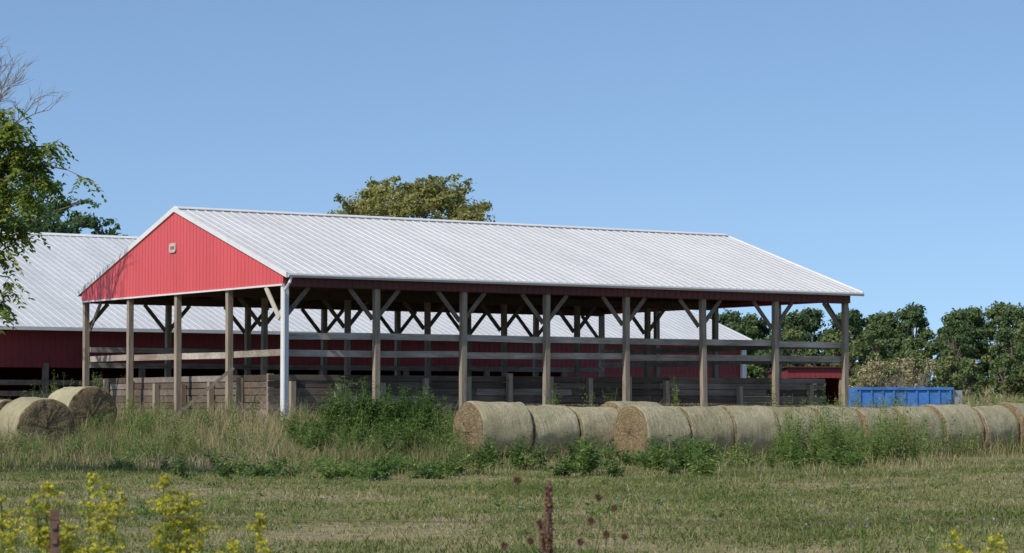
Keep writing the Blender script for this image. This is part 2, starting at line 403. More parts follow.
# ------------------------------------------------------------ back barn
bb=empty('red_cattle_barn',(9.63,101.5,0),ANG)
EB=4.27; RB=8.3; BL=75; BW=12.0
R=MB(); s2=(RB-EB)/BW
R.prism([(.2,BW,RB),(.2,-.4,EB-.12),(.2,-.4,EB-.15),(.2,BW,RB-.03)],(-BL,0,0))
R.prism([(.2,BW,RB),(.2,2*BW+.4,EB-.12),(.2,2*BW+.4,EB-.15),(.2,BW,RB-.03)],(-BL,0,0))
x=.18
while x>-BL:
    w=.020
    R.prism([(x-w,BW,RB+.001),(x+w,BW,RB+.001),(x+w*.5,BW,RB+.019),(x-w*.5,BW,RB+.019)],(0,-BW-.4,EB-.12-RB)); x-=.305
R.obj('roof_panels',M['roof2'],bb)
R=MB(); R.prism([(.22,BW-.25,RB-.25*s2+.03),(.22,BW,RB+.06),(.22,BW+.25,RB-.25*s2+.03),(.22,BW,RB+.02)],(-BL,0,0))
for sg in (0,1):
    ya=-.4 if sg==0 else 2*BW+.4
    R.prism([(.2,BW,RB+.03),(.2,ya,EB-.09),(.2,ya,EB-.27),(.2,BW,RB-.15)],(.045,0,0))
R.box((-BL,-.52,EB-.24),(.2,-.4,EB-.12))
R.tube([(.08,-.1,EB-.2),(.08,-.1,.9)],[.06,.06],8); R.box((-.12,-.16,.8),(.06,-.02,EB-.2))
R.obj('white_trim_and_gutter',M['trim'],bb)
R=MB()
x=-34.6
for k in range(3):
    R.prism([(x-k*.95,BW-.5,RB-.5*s2+.028),(x-k*.95-.9,BW-.5,RB-.5*s2+.028),(x-k*.95-.9,BW-2.6,RB-2.6*s2+.028),(x-k*.95,BW-2.6,RB-2.6*s2+.028)],(0,0,.004))
R.obj('skylight_panels',M['sky_panel'],bb)
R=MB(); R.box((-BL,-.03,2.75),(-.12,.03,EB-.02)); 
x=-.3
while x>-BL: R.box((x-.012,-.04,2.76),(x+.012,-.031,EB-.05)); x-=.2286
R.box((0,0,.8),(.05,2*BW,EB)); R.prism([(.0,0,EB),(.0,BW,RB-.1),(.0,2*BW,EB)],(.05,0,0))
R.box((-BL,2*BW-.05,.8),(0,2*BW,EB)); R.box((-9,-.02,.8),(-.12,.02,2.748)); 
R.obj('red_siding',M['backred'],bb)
R=MB()
for k in range(20): R.box((-9.1-k*3.66-.09,-.08,.8),(-9.1-k*3.66+.09,.1,2.9))
for k in range(4):
    R.box((-BL,.12,1.0+.38*k),(-9.2,.16,1.18+.38*k))
R.obj('posts_and_gates',M['brace'],bb)
sh=empty('low_red_shed',(11.9,105,0),math.radians(6))
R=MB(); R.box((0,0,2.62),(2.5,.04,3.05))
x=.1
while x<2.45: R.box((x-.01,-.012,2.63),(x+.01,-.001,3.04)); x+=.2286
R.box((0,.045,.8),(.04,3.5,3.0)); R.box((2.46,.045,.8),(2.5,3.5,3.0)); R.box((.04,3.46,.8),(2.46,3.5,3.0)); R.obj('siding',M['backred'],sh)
R=MB(); R.prism([(-.1,-.15,3.07),(-.1,3.7,2.9),(-.1,3.7,2.94),(-.1,-.15,3.11)],(2.7,0,0)); R.obj('roof',M['fred'],sh)
R=MB(); 
for x in(.1,1.25,2.4): R.box((x-.07,.06,.8),(x+.07,.2,2.9))
R.obj('posts',M['post'],sh)
# ------------------------------------------------------------ hay bales
def baleverts(seed,r=.78,l=.755):
    rs=np.random.default_rng(seed); A=56
    xs_=[-l,-l,-l,-l,-l+.02,-l+.07]+list(np.linspace(-l+.16,l-.16,9))+[l-.07,l-.02,l,l,l,l]
    rr=[.02,r*.35,r*.68,r*.94,r*.98,r]+[r]*9+[r,r*.98,r*.94,r*.68,r*.35,.02]
    V=[];F=[]
    ph=rs.uniform(0,6,6)
    for i,(x,q_) in enumerate(zip(xs_,rr)):
        for j in range(A):
            a=2*math.pi*j/A
            k=q_*(1+.018*math.sin(2*a+ph[0])+.013*math.sin(5*a+ph[1]+x*2)+.007*math.sin(11*a+x*7+ph[2])+rs.normal()*.007+.010*math.sin(x*9+ph[3]))
            xx=x+(0 if 4<=i<=16 else rs.normal()*.014+.02*math.sin(a*3+q_*9+ph[4])*(1 if x>0 else -1))
            y=k*math.cos(a); z=k*math.sin(a)
            if z<-.55: z=-.55+(z+.55)*.55
            V.append((xx,y*1.02,z*.98))
    n=len(xs_)
    for i in range(n-1):
        for j in range(A): F.append((i*A+j,i*A+(j+1)%A,(i+1)*A+(j+1)%A,(i+1)*A+j))
    F.append(tuple(range(A))[::-1]); F.append(tuple((n-1)*A+j for j in range(A)))
    me=bpy.data.meshes.new('hay_bale'); me.from_pydata(V,[],F); me.update(); me.materials.append(M['hay'])
    me.polygons.foreach_set('use_smooth',[True]*len(me.polygons))
    return me
BM=[baleverts(s) for s in range(7)]
bales=[]
def bale(x,y,ang,dz=0,sc_=1):
    o=bpy.data.objects.new('hay_bale',BM[len(bales)%7]); COL.objects.link(o)
    o.matrix_world=Matrix.Translation((x,y,float(ground(x,y))+.67*sc_+dz))@Matrix.Rotation(ang,4,'Z')@Matrix.Rotation(random.uniform(-.15,.15),4,'X')@Matrix.Rotation(random.uniform(-.025,.025),4,'Y')@Matrix.Scale(sc_,4)
    bales.append((x,y,ang))
for k in range(4): bale(-.5+U[0]*1.52*k,63.8+U[1]*1.52*k,ANG+random.uniform(-.08,.08),sc_=(1.04,1.0,.99,1.07)[k])
for k in range(13): bale(3.73+U[0]*1.52*k,64.6+U[1]*1.52*k+random.uniform(-.12,.12),ANG+random.uniform(-.09,.09),sc_=random.uniform(.96,1.03))
bale(-13.0,66.2,math.radians(-56),sc_=1.06); bale(-12.75,71.6,math.radians(-52),sc_=1.05); bale(-14.9,70.2,math.radians(-50))
hq=Q()
for (bx,by,ba) in bales:
    m=1500; a=rng.uniform(-.6,3.75,m); xl=rng.uniform(-.75,.75,m); r=.79
    dl=np.stack([np.zeros(m),np.cos(a),np.sin(a)],1); C=np.stack([xl,r*np.cos(a),r*np.sin(a)],1)
    tg=np.stack([rng.normal(0,.5,m),-np.sin(a),np.cos(a)],1); A=nrm(tg+dl*rng.normal(0,.35,m)[:,None])*rng.uniform(.02,.06,m)[:,None]
    Bv=nrm(np.cross(A,dl+.3*rdir(m)))*.004
    c,s=math.cos(ba),math.sin(ba); Rm=np.array([[c,-s,0],[s,c,0],[0,0,1]]); o=np.array([bx,by,float(ground(bx,by))+.68])
    hq.leaves(C@Rm.T+o,A@Rm.T,Bv@Rm.T,rng.uniform(.6,1,m))
hq.obj('loose_straw',M['dry'])
# ------------------------------------------------------------ grass
def patch(x,y,f=.35,ph=0): 
    return .5+.25*np.sin(x*f+1.3*np.sin(y*f*.7+ph)+ph)+.25*np.sin(y*f*1.3+1.7*np.sin(x*f*.9+ph*2))
gq=Q()
n=340000
y=20+44*rng.uniform(0,1,n)**.9; x=(rng.uniform(-1,1,n))*(.25*y+3)
P0=onground(x,y)
pt=patch(x,y,.5)*.4+patch(x,y,1.7,2)*.3+patch(x,y,3.9,1)*.3
keep=rng.uniform(0,1,n)<np.clip(-.12+1.55*pt,.04,1)
P0=P0[keep]; pt=pt[keep]; m=len(P0)
h=rng.gamma(3.,.015,m)*(.4+1.1*pt)+.012
gq.blades(P0,h,rng.uniform(.008,.017,m),rng.uniform(.3,1.4,m),np.clip(rng.normal(.5,.22,m)+(.5-pt)*1.1,0,1))
m=90000; y=20+40*rng.uniform(0,1,m); x=rng.uniform(-1,1,m)*(.25*y+3); k=patch(x,y,.8,5)*.6+patch(x,y,2.3,1)*.4>.55; x=x[k];y=y[k]; m=len(x)
C=onground(x,y)+np.array([0,0,1.])*rng.uniform(.02,.07,m)[:,None]; A=rdir(m); A[:,2]*=.35; Bv=nrm(np.cross(A,np.array([0,0,1.])+.3*rdir(m)))
sz=rng.uniform(.015,.045,m)[:,None]; gq.leaves(C,A*sz,Bv*sz*.5,rng.uniform(0,.55,m))
gq.obj('pasture_grass',M['grass'])
tq=Q()
def tall(n,xf,yf,hm,hs,tint=(.5,.25),cond=None,w=(.008,.02)):
    x=rng.uniform(*xf,n); y=rng.uniform(*yf,n)
    if cond is not None:
        k=cond(x,y); x=x[k]; y=y[k]
    m=len(x)
    if not m: return
    x=x+rng.normal(0,.05,m); pt=patch(x,y,1.1,3)*.5+patch(x,y,2.9,1)*.5
    h=np.clip(rng.normal(hm,hs,m),.1,None)*(.25+1.15*pt)
    tq.blades(onground(x,y),h,rng.uniform(*w,m),rng.uniform(.1,.9,m),np.clip(rng.normal(tint[0],tint[1],m)+(patch(x,y,.7,6)-.5)*.8,0,1))
def ts(x,y): return (x-OX)*U[0]+(y-OY)*U[1],(x-OX)*N[0]+(y-OY)*N[1]
def outside(x,y):
    t,s=ts(x,y); return ~((t>-.3)&(t<L+.3)&(s>-.2)&(s<W+.3))
def nearbarn(lo,hi):
    def c(x,y):
        t,s=ts(x,y); d=np.hypot(np.maximum(np.maximum(-t,t-L),0),np.maximum(np.maximum(-s,s-W),0))
        return (d>lo)&(d<hi+2.5*patch(x,y,.9,2)-1.2)
    return c
tall(46000,(-22,-5.5),(58.5,84),.58,.2,cond=nearbarn(.15,11),tint=(.62,.24))
tall(22000,(-6,-1),(60,72),.4,.2,cond=nearbarn(.15,11),tint=(.5,.22))
tall(9000,(-22,-5),(54,62),.3,.12,tint=(.62,.22))
tall(20000,(-3,26),(62,84),.45,.2,cond=lambda x,y: nearbarn(.2,12)(x,y),tint=(.6,.22))
def alongrow(a,b):
    def c(x,y):
        t,s=ts(x,y); s=s+1.6*(patch(x,y,.8,1)-.5); return (s>a)&(s<b)&(t>-1)&(t<26)
    return c
tall(14000,(-3,24),(54,80),.24,.1,cond=alongrow(-15.5,-10.8),tint=(.5,.25))
tall(13000,(7,26),(58,80),.62,.25,cond=alongrow(-14,-10.8),tint=(.66,.25))
tall(30000,(8,60),(84,112),.5,.2,tint=(.6,.2),w=(.02,.04),cond=outside)
tall(30000,(10,110),(112,260),.6,.2,tint=(.6,.2),w=(.05,.12))
tall(9000,(-40,-14),(80,92),.6,.2,tint=(.5,.2),cond=outside)
tall(14000,(-14,14),(45,58),.2,.1,tint=(.55,.25),cond=lambda x,y: patch(x,y,.7,4)*.6+patch(x,y,2.1,2)*.4+(y-52)*.04>.52)
tq.obj('tall_dry_grass',M['dry'])
def leafy(qo,x,y,h,rad,nleaf,ls,tint=(.45,.22)):
    for xi,yi,hi in zip(x,y,h):
        z0=float(ground(xi,yi)); n=int(nleaf)
        ns=rng.integers(4,9); a=rng.uniform(0,2*np.pi,ns); r=rng.uniform(.1,1,ns)*rad
        tip=np.stack([xi+np.cos(a)*r,yi+np.sin(a)*r,z0+hi*rng.uniform(.6,1.08,ns)],1); base=np.array([xi,yi,z0])
        k=rng.integers(0,ns,n); f=rng.uniform(.1,1,n)**.8
        C=base+(tip[k]-base)*f[:,None]; C[:,2]=z0+(tip[k][:,2]-z0)*f
        d=rdir(n); d[:,2]=rng.uniform(-.5,.5,n); d=nrm(d)
        s_=ls*rng.uniform(.5,1.2,n)*(1.15-.6*f)
        Bv=nrm(np.cross(d,np.array([0,0,1.])+.5*rdir(n)))
        C=C+d*(s_*1.1+.03)[:,None]; tt=tint[0]+rng.normal(0,.16)
        qo.leaves(C,d*s_[:,None],Bv*(s_*.42)[:,None],np.clip(rng.normal(tt,tint[1],n),0,1))
        b2=np.repeat(base[None],ns,0); dd=tip-b2; sd=nrm(np.cross(dd,rdir(ns)))*.008
        V=np.stack([b2-sd,b2+sd,tip+sd*.4,tip-sd*.4],1); qo.add(V,np.arange(ns*4).reshape(ns,4),np.full(ns*4,.8))
wq=Q()
def wp(n,xf,yf,h0,h1,rad,nl,ls,cond=None,tint=(.45,.2)):
    x=rng.uniform(*xf,n); y=rng.uniform(*yf,n)
    if cond is not None: k=cond(x,y); x=x[k]; y=y[k]
    leafy(wq,x,y,rng.uniform(h0,h1,len(x)),rad,nl,ls,tint)
wp(62,(-6.2,-1.2),(61.5,67),.5,1.5,.55,300,.075,tint=(.42,.18))
wp(34,(-4.9,-2.3),(66.2,68.2),1.0,1.65,.55,420,.095,tint=(.28,.13))
wp(30,(-6.2,-1.0),(45.5,52),.12,.55,.45,190,.08,tint=(.4,.18))
wp(20,(-9,0),(50,57),.15,.5,.4,140,.07,tint=(.5,.2))
wp(40,(-1.4,4.5),(49.5,58),.2,.85,.45,220,.085,tint=(.4,.18))
wp(26,(2,9),(52,61),.2,.75,.4,180,.08,tint=(.5,.2))
wp(70,(6.4,9.6),(57,63),.7,1.75,.4,190,.06,tint=(.68,.22))
wp(75,(9,17),(60,70),.5,1.35,.45,170,.06,tint=(.65,.22),cond=alongrow(-14.5,-10.9))
wp(44,(-14,-6.5),(56,67),.3,.95,.4,170,.06,tint=(.6,.22))
wp(46,(-12,-7),(64,76),.5,1.25,.4,190,.065,cond=nearbarn(.4,6))
wp(34,(-16.5,-12.5),(76,84),.8,1.8,.55,200,.075,cond=nearbarn(.3,8),tint=(.6,.2))
wp(140,(-6,20),(62,82),.4,1.5,.42,190,.07,cond=lambda x,y:(ts(x,y)[1]>-2.6)&(ts(x,y)[1]<-.4)&(ts(x,y)[0]>0),tint=(.5,.22))
wp(150,(13,40),(82,110),.5,1.4,.6,130,.10,tint=(.6,.22),cond=outside)
wp(130,(-10,10),(28,49),.04,.17,.2,55,.04,tint=(.5,.2))
wp(40,(-14,-9),(58,64.8),.3,.8,.35,130,.05,tint=(.7,.2))
wq.obj('leafy_weeds',M['weed'])
cq=Q()
m=170; y=rng.uniform(26,48,m); x=rng.uniform(-1,1,m)*.22*y; P1=onground(x,y)+np.array([0,0,1.])*rng.uniform(.08,.2,m)[:,None]
for k in range(3):
    A=rdir(m)*.014; Bv=nrm(np.cross(A,rdir(m))); cq.leaves(P1,A,Bv*.010,rng.uniform(0,1,m))
cq.obj('chicory_flowers',M['chicory'])
# ------------------------------------------------------------ trees
def clumpleaves(q,C0,R,n,ls,tint,flat=.8,shell=.45,droop=0,ts_=.2,out=.8):
    d=rdir(n); r=(shell+(1-shell)*rng.uniform(0,1,n)**.5)*R*(.78+.38*np.sin(d[:,0]*4+C0[0])*np.sin(d[:,1]*5+C0[1]))
    C=np.array(C0)+d*r[:,None]*np.array([1,1,flat])
    nn=nrm(d*out+np.array([0,0,.35])+.75*rdir(n))
    A=nrm(np.cross(nn,rdir(n))+np.array([0,0,-droop])); Bv=nrm(np.cross(A,nn))
    s_=ls*rng.uniform(.6,1.3,n); tt=tint+rng.normal(0,.10)
    q.leaves(C,A*s_[:,None],Bv*(s_*.55)[:,None],np.clip(rng.normal(tt,ts_,n),0,1))
def branch(mb,p,q_,r0,r1,bend=.15,seg=6,n=6):
    p=Vector(p);q_=Vector(q_); L_=(q_-p).length; o=Vector((random.uniform(-1,1),random.uniform(-1,1),random.uniform(-.3,.8)))*L_*bend
    pts=[];rad=[]
    for i in range(n):
        f=i/(n-1); pts.append(p.lerp(q_,f)+o*math.sin(f*math.pi)+Vector((random.uniform(-1,1),random.uniform(-1,1),random.uniform(-1,1)))*L_*.02*(0<i<n-1)); rad.append(r0+(r1-r0)*f)
    mb.tube(pts,rad,seg); return pts
def tree(name,x,y,H,clumps,nl,ls,leafm,tint,trunk=.25,fork=.35,flat=.8,droop=0,shell=.4,ts_=.2):
    e=empty(name,(0,0,0)); z0=float(ground(x,y)); mb=MB(); qd=Q()
    fk=Vector((x+random.uniform(-.3,.3),y,z0+H*fork)); branch(mb,(x,y,z0-.3),fk,trunk,trunk*.7,.05,10)
    top=Vector((x,y,z0+H*.75)); branch(mb,fk,top,trunk*.7,trunk*.2,.05,8)
    for (cx,cy,cz,cr) in clumps:
        f=min(1,max(0,(cz-1.2*cr-fk.z)/(top.z-fk.z+.01))); st=fk.lerp(top,f*.8)
        pts=branch(mb,st,(cx,cy,cz),trunk*.32,trunk*.07,.12,6)
        for k in range(7):
            d=Vector(rdir(1)[0])*cr*.9; d.z*=flat; branch(mb,pts[random.randint(3,5)],Vector((cx,cy,cz))+d,trunk*.08,trunk*.02,.1,4,4)
        clumpleaves(qd,(cx,cy,cz),cr,int(nl*cr*cr),ls,tint,flat,shell,droop,ts_)
        for k in range(6):
            d=rdir(1)[0]*cr*rng.uniform(.8,1.35); clumpleaves(qd,(cx+d[0],cy+d[1],cz+abs(d[2])*.7),cr*.35,int(nl*cr*cr*.06),ls,tint,.7,.1,droop,ts_,.2)
    mb.obj('trunk_and_limbs',M['bark'],e,True); qd.obj('foliage',leafm,e)
    return e
def crown(x,y,z0,H,R,n,base=.35,cr=(.22,.34)):
    out=[]
    for k in range(n):
        f=(k+.5)/n; z=z0+H*(base+(1-base)*f); rr=R*math.sqrt(max(.08,1-((f-.38)/.68)**2)); a=k*2.4+random.uniform(-.4,.4); c=R*random.uniform(*cr)*1.0
        d=max(0,rr-c)*random.uniform(.55,1.05); out.append((x+math.cos(a)*d,y+math.sin(a)*d,min(z,z0+H-c*.6),c))
    return out
cl=crown(-5.5,135,1.7,12.2,6.0,48,.42,(.16,.25))
tree('yellowing_tree',-5.5,135,12,cl,560,.115,M['yelleaf'],.5,.3,.35,.65,.1,.3)
cl=[(-24.5,120,10.4,1.5),(-23.2,120.5,11.2,1.2),(-22.2,119,10.0,1.3),(-21.0,119.5,10.5,1.0),(-20.1,120,9.8,.8),(-23.8,119,8.8,1.5),(-21.6,120,8.8,1.4),(-25.5,121,12,1.4),(-26.5,120,9.5,1.8),(-20.6,121,9.0,1.0),(-27.5,120,11,1.7),(-22.9,120,12.2,.7),(-25,118,7.6,1.6),(-19.4,120.3,9.5,.5),(-23.9,120,12.6,.6),(-22.5,120,7.8,1.5),(-23.5,118.5,9.9,1.2),(-22.2,120,11.4,.5),(-21.2,119.6,11.5,.35)]
tree('dark_green_tree',-24.6,120,13,cl,400,.13,M['darkleaf'],.4,.28,.35,.4,.25,.2)
def walnut():
    e=empty('walnut_tree'); x,y=-14.2,49.0; z0=float(ground(x,y)); mb=MB(); qd=Q()
    tp=[Vector((x,y,z0-.3)),Vector((x+.1,y,z0+2)),Vector((x+.3,y+.1,z0+4.2)),Vector((x+.2,y,z0+6.5)),Vector((x+.4,y,z0+8.6))]
    mb.tube(tp,[.28,.24,.19,.12,.05],10)
    ends=[(-9.95,48.2,7.0),(-9.35,48.6,6.65),(-8.9,48.3,6.15),(-9.5,48,6.0),(-10.0,48.5,6.4),(-10.3,48.3,5.9),(-10.4,49,7.3),(-10.15,48.2,5.4),(-9.95,48.6,5.0),(-10.2,48.1,4.5),(-10.05,48.4,4.0),(-10.25,48.5,3.5),(-9.8,48.2,5.6),(-10.6,48,4.7),(-10.4,48.3,6.7),(-10.7,48.3,6.1),(-10.6,48.2,5.2),(-10.6,48.3,3.9),(-9.8,48.4,6.6),(-10.3,48.2,7.0),(-10.2,48.4,4.8),(-11,48,6.3),(-11.2,48.3,5.2),(-11,48.6,7.9),(-12,48,7.9),(-11.6,48,4),(-12,49,6),(-12.6,47.6,7),(-13,50,9),(-12.5,49.5,3.6),(-14,48,9.6),(-15.5,49,8.7),(-16.5,49.6,7.2),(-16.8,48.4,5.7),(-15.4,47,6.3),(-14.6,51.4,6.8),(-13.3,51.6,5.2),(-15.8,50.7,4.4),(-14,46.6,4.8),(-13,47,6),(-17,50,6.5)]
    for ex in ends:
        ex=Vector(ex); st=tp[1].lerp(tp[4],min(1,max(.1,(ex.z-z0-1.6)/8))) ; pts=branch(mb,st,ex,.06,.012,.08,6,7)
        for k in range(16):
            o=pts[random.randint(4,6)]; a=random.uniform(0,6.283); d=Vector((math.cos(a),math.sin(a),random.uniform(-.6,.6))); ln=random.uniform(.1,.5)
            tip=o+d*ln; mb.tube([o,tip],[.008,.004],4)
            for c in range(4):
                a2=random.uniform(0,6.283); dd=np.array([math.cos(a2),math.sin(a2),random.uniform(-.5,.15)]); LL=random.uniform(.26,.42); nl=7
                f=np.repeat(np.linspace(.15,1,nl),2); R0=np.array(o.lerp(tip,random.uniform(.3,1)))+dd*(f*LL)[:,None]; R0[:,2]-=.8*LL*f**2
                s_=np.cross(dd,[0,0,1]); s_/=np.linalg.norm(s_); sg=np.tile([1,-1],nl)[:,None]
                A=nrm(s_*sg*.8+dd*.5+np.array([0,0,-.5])+.35*rdir(2*nl))
                Bv=nrm(np.cross(A,np.array([0,0,1.])+.6*rdir(2*nl)))
                l=.068*rng.uniform(.8,1.2,2*nl)[:,None]; qd.leaves(R0+A*l,A*l,Bv*l*.45,np.clip(rng.normal(random.uniform(.1,.9),.13,2*nl),0,1))
    mb.obj('trunk_and_limbs',M['bark'],e,True); qd.obj('foliage',M['walnut'],e)
walnut()
def twigs(mb,p,d,L_,r,lev):
    q_=p+d*L_; pts=branch(mb,p,q_,r,r*.55,.06,5,5)
    if lev==0: return
    for k in range(random.choice((3,4))):
        f=random.choice((2,3,4)); nd=(d+Vector(rdir(1)[0])*.75+Vector((0,0,.25))).normalized(); twigs(mb,pts[f],nd,L_*random.uniform(.55,.8),r*.55,lev-1)
e=empty('bare_tree'); mb=MB(); z0=float(ground(-17.8,76))
mb.tube([(-18.0,76,z0-.3),(-17.9,76,z0+4),(-17.8,76,z0+8.9)],[.22,.17,.12],8)
for k in range(8):
    a=k*.8; twigs(mb,Vector((-17.8,76,z0+7.7+.16*k)),Vector((math.cos(a)*.6,math.sin(a)*.6,.9)).normalized(),2.05,.065,4)
mb.obj('trunk_and_twigs',M['deadwood'],e)
wd=Q(); wm=MB()
def wtree(x,y,H,R,nc,dens,ls,tint):
    z0=float(ground(x,y)); wm.tube([(x,y,z0-.5),(x+.2,y,z0+H*.4),(x,y,z0+H*.8)],[.25,.18,.06],6)
    for c in crown(x,y,z0,H,R,nc,.05,(.22,.36)): 
        wm.tube([(x,y,z0+H*.35),(c[0],c[1],c[2])],[.1,.03],4)
        clumpleaves(wd,c[:3],c[3],int(dens*c[3]**2),ls,tint,.85,.3,0,.16)
for k in range(74):
    x=-25+150*k/74+random.uniform(-1.5,1.5); wtree(x,279+random.uniform(-6,10),random.uniform(8.6,10.4),random.uniform(3.0,4.2),20,250,.22,random.uniform(.15,.5))
for k in range(72):
    x=-20+150*k/72+random.uniform(-1.5,1.5); wtree(x,264+random.uniform(-6,6),random.uniform(4.5,8.0),random.uniform(2.4,3.6),15,250,.21,random.uniform(.25,.75))
for k in range(20):
    wtree(34+k*2.5+random.uniform(-1,1),207+random.uniform(-6,6)-k*.8,random.uniform(2.6,4.8),random.uniform(1.7,2.5),12,330,.16,random.uniform(.3,.8))
wtree(44.5,207,6.6,3.0,22,330,.16,.45); wtree(48.5,207,7.6,3.6,24,300,.17,.5)
for k in range(30):
    wtree(-160+4.6*k,270+random.uniform(-8,8),random.uniform(7,10),4,12,80,.36,random.uniform(.2,.6))
e=empty('woodland_treeline'); wd.obj('foliage',M['woods'],e); wm.obj('trunks',M['bark'],e)
e=empty('dead_shrub'); mb=MB(); z0=float(ground(22,140))
for k in range(11):
    a=k*.57; twigs(mb,Vector((22+random.uniform(-1.6,1.6),140+random.uniform(-.5,.5),z0)),Vector((math.cos(a)*.35,math.sin(a)*.35,.9)).normalized(),1.1,.035,3)
mb.obj('twigs',M['deadwood'],e)
sq=Q()
for k in range(26): clumpleaves(sq,(22+rng.uniform(-2.2,2.2),140+rng.uniform(-1,1),z0+rng.uniform(.4,2.8)),.7,120,.09,.85)
sq.obj('withered_leaves',M['dry'],e)
# ------------------------------------------------------------ blue dumpster
dx=empty('blue_dumpster',(15.9,100,float(ground(15.9,100))),math.radians(8))
R=MB(); hl=2.0; hw=1.0; zt_=1.2
R.box((-hl,-hw,.25),(hl,-hw+.05,zt_)); R.box((-hl,hw-.05,.25),(hl,hw,zt_-.05)); R.box((-hl,-hw+.05,.25),(-hl+.05,hw-.05,zt_)); R.box((hl-.05,-hw+.05,.25),(hl,hw-.05,zt_-.04)); R.box((-hl+.05,-hw+.05,.25),(hl-.05,hw-.05,.3))
for k in range(9):
    x=-hl+.1+k*(2*hl-.2)/8; R.box((x-.035,-hw-.05,.25),(x+.035,-hw-.001,zt_-.1))
R.box((-hl-.04,-hw-.07,zt_-.08),(hl+.04,-hw+.06,zt_+.02)); R.box((-hl-.04,hw-.06,zt_-.08),(hl+.04,hw+.1,zt_+.02))
R.obj('ribbed_body',M['blue'],dx)
R=MB()
R.beam((-hl,-.6,.15),(hl,-.6,.15),.1,.2); R.beam((-hl,.6,.15),(hl,.6,.15),.1,.2); R.box((hl+.05,-.9,.3),(hl+.45,.9,1.1))
R.obj('skids_and_tailgate',M['grey'],dx)
# ------------------------------------------------------------ wire fence in the foreground
fe=empty('barbed_wire_fence')
R=MB()
def post(x,y,top,lean=0):
    g0=float(ground(x,y)); 
    R.beam((x,y,g0-.3),(x+lean,y,top),.034,.006,(0,1,0)); R.beam((x,y+.02,g0-.3),(x+lean,y+.02,top),.006,.04,(0,1,0))
    z=g0+.1
    while z<top-.03:
        f=(z-g0)/(top-g0); R.box((x+lean*f-.011,y-.013,z),(x+lean*f+.011,y-.002,z+.02)); z+=.055
fp=[(-12.6,9.6,1.1),(-7.0,9.4,1.12),(-1.70,9.15,1.055),(2.6,9.0,1.12),(6.6,8.9,1.1),(10.8,8.8,1.1),(15,8.7,1.15)]
for i_,(x,y,t_) in enumerate(fp): 
    post(x,y,t_,.03 if i_%2 else -.02)
R.obj('steel_posts',M['rust'],fe)
R=MB()
for zz in (.3,.55,.80,1.04):
    for a,b in zip(fp[:-1],fp[1:]):
        n=14; pts=[]
        for k in range(n+1):
            f=k/n; pts.append((a[0]+(b[0]-a[0])*f,a[1]-.02+(b[1]-a[1])*f,zz-.03*math.sin(f*math.pi)))
        R.tube(pts,[.0016]*(n+1),4)
        L_=math.dist(a[:2],b[:2]); m=int(L_/.13)
        for k in range(1,m):
            f=k/m; c=Vector((a[0]+(b[0]-a[0])*f,a[1]-.02+(b[1]-a[1])*f,zz-.03*math.sin(f*math.pi)))
            for j in range(2):
                d=Vector(rdir(1)[0])*.014; R.tube([c-d,c+d],[.0012,.0008],3)
R.obj('barbed_wires',M['wire'],fe)
# ------------------------------------------------------------ foreground plants
def goldenrod(name,x,y,n,spread,h0,h1,flower=1.0):
    e=empty(name); fl=Q(); lf=Q(); mb=MB()
    for k in range(n):
        bx=x+random.gauss(0,spread); by=y+random.gauss(0,spread*.7); z0=float(ground(bx,by)); H=random.uniform(h0,h1)
        lean=Vector((random.gauss(0,.08),random.gauss(0,.08),1))*H; tip=Vector((bx,by,z0))+lean
        pts=branch(mb,(bx,by,z0),tip,.005,.002,.02,5,8)
        m=110; f=rng.uniform(.15,.97,m); base=np.array(pts[0])+(np.array(tip)-np.array(pts[0]))*f[:,None]
        a=rng.uniform(0,6.283,m); d=nrm(np.stack([np.cos(a),np.sin(a),rng.uniform(-.1,.6,m)],1))
        s_=rng.uniform(.028,.055,m)*(1.2-.6*f); Bv=nrm(np.cross(d,np.array([0,0,1.])+.3*rdir(m)))
        lf.leaves(base+d*s_[:,None],d*s_[:,None],Bv*(s_*.18)[:,None],rng.uniform(0,1,m))
        if random.random()>flower: continue
        PL=random.uniform(.14,.26)
        for j in range(random.randint(14,22)):
            f=random.random(); o=tip-lean.normalized()*PL*(1-f); a=random.uniform(0,6.283); bl=(.10*(1-f)+.018)*random.uniform(.6,1.2)
            m=int(34+400*bl); g_=rng.uniform(.05,1,m)
            C=np.array(o)+np.stack([np.cos(a)*g_*bl,np.sin(a)*g_*bl,.8*g_*bl-.6*bl*g_**2],1)+rng.normal(0,.004,(m,3))+np.array([0,0,.004])
            A=rdir(m)*rng.uniform(.0025,.0062,m)[:,None]; Bv=nrm(np.cross(A,rdir(m)))
            k_=rng.uniform(0,1,m)<.85
            fl.leaves(C[k_],A[k_],Bv[k_]*.0038,rng.uniform(0,1,k_.sum())); 
            lf.leaves(C[~k_],A[~k_]*2,Bv[~k_]*.003,rng.uniform(.6,1,(~k_).sum()))
    mb.obj('stems',M['goldleaf'],e); lf.obj('leaves',M['goldleaf'],e)
    if fl.n: fl.obj('flower_plumes',M['goldflower'],e)
goldenrod('goldenrod',-1.80,10.0,8,.09,.90,1.14)
goldenrod('goldenrod',-1.30,10.3,8,.09,.88,1.16)
goldenrod('goldenrod',-1.46,9.7,12,.17,.72,.92)
goldenrod('goldenrod',-2.05,10.2,9,.14,.8,1.02)
goldenrod('goldenrod',-1.16,9.9,5,.06,.7,.92)
goldenrod('goldenrod',1.45,10.0,6,.12,.85,1.08,.0)
goldenrod('goldenrod',1.85,10.2,4,.10,.85,1.02,.5)
goldenrod('goldenrod',.25,9.8,6,.16,.7,.92,.0)
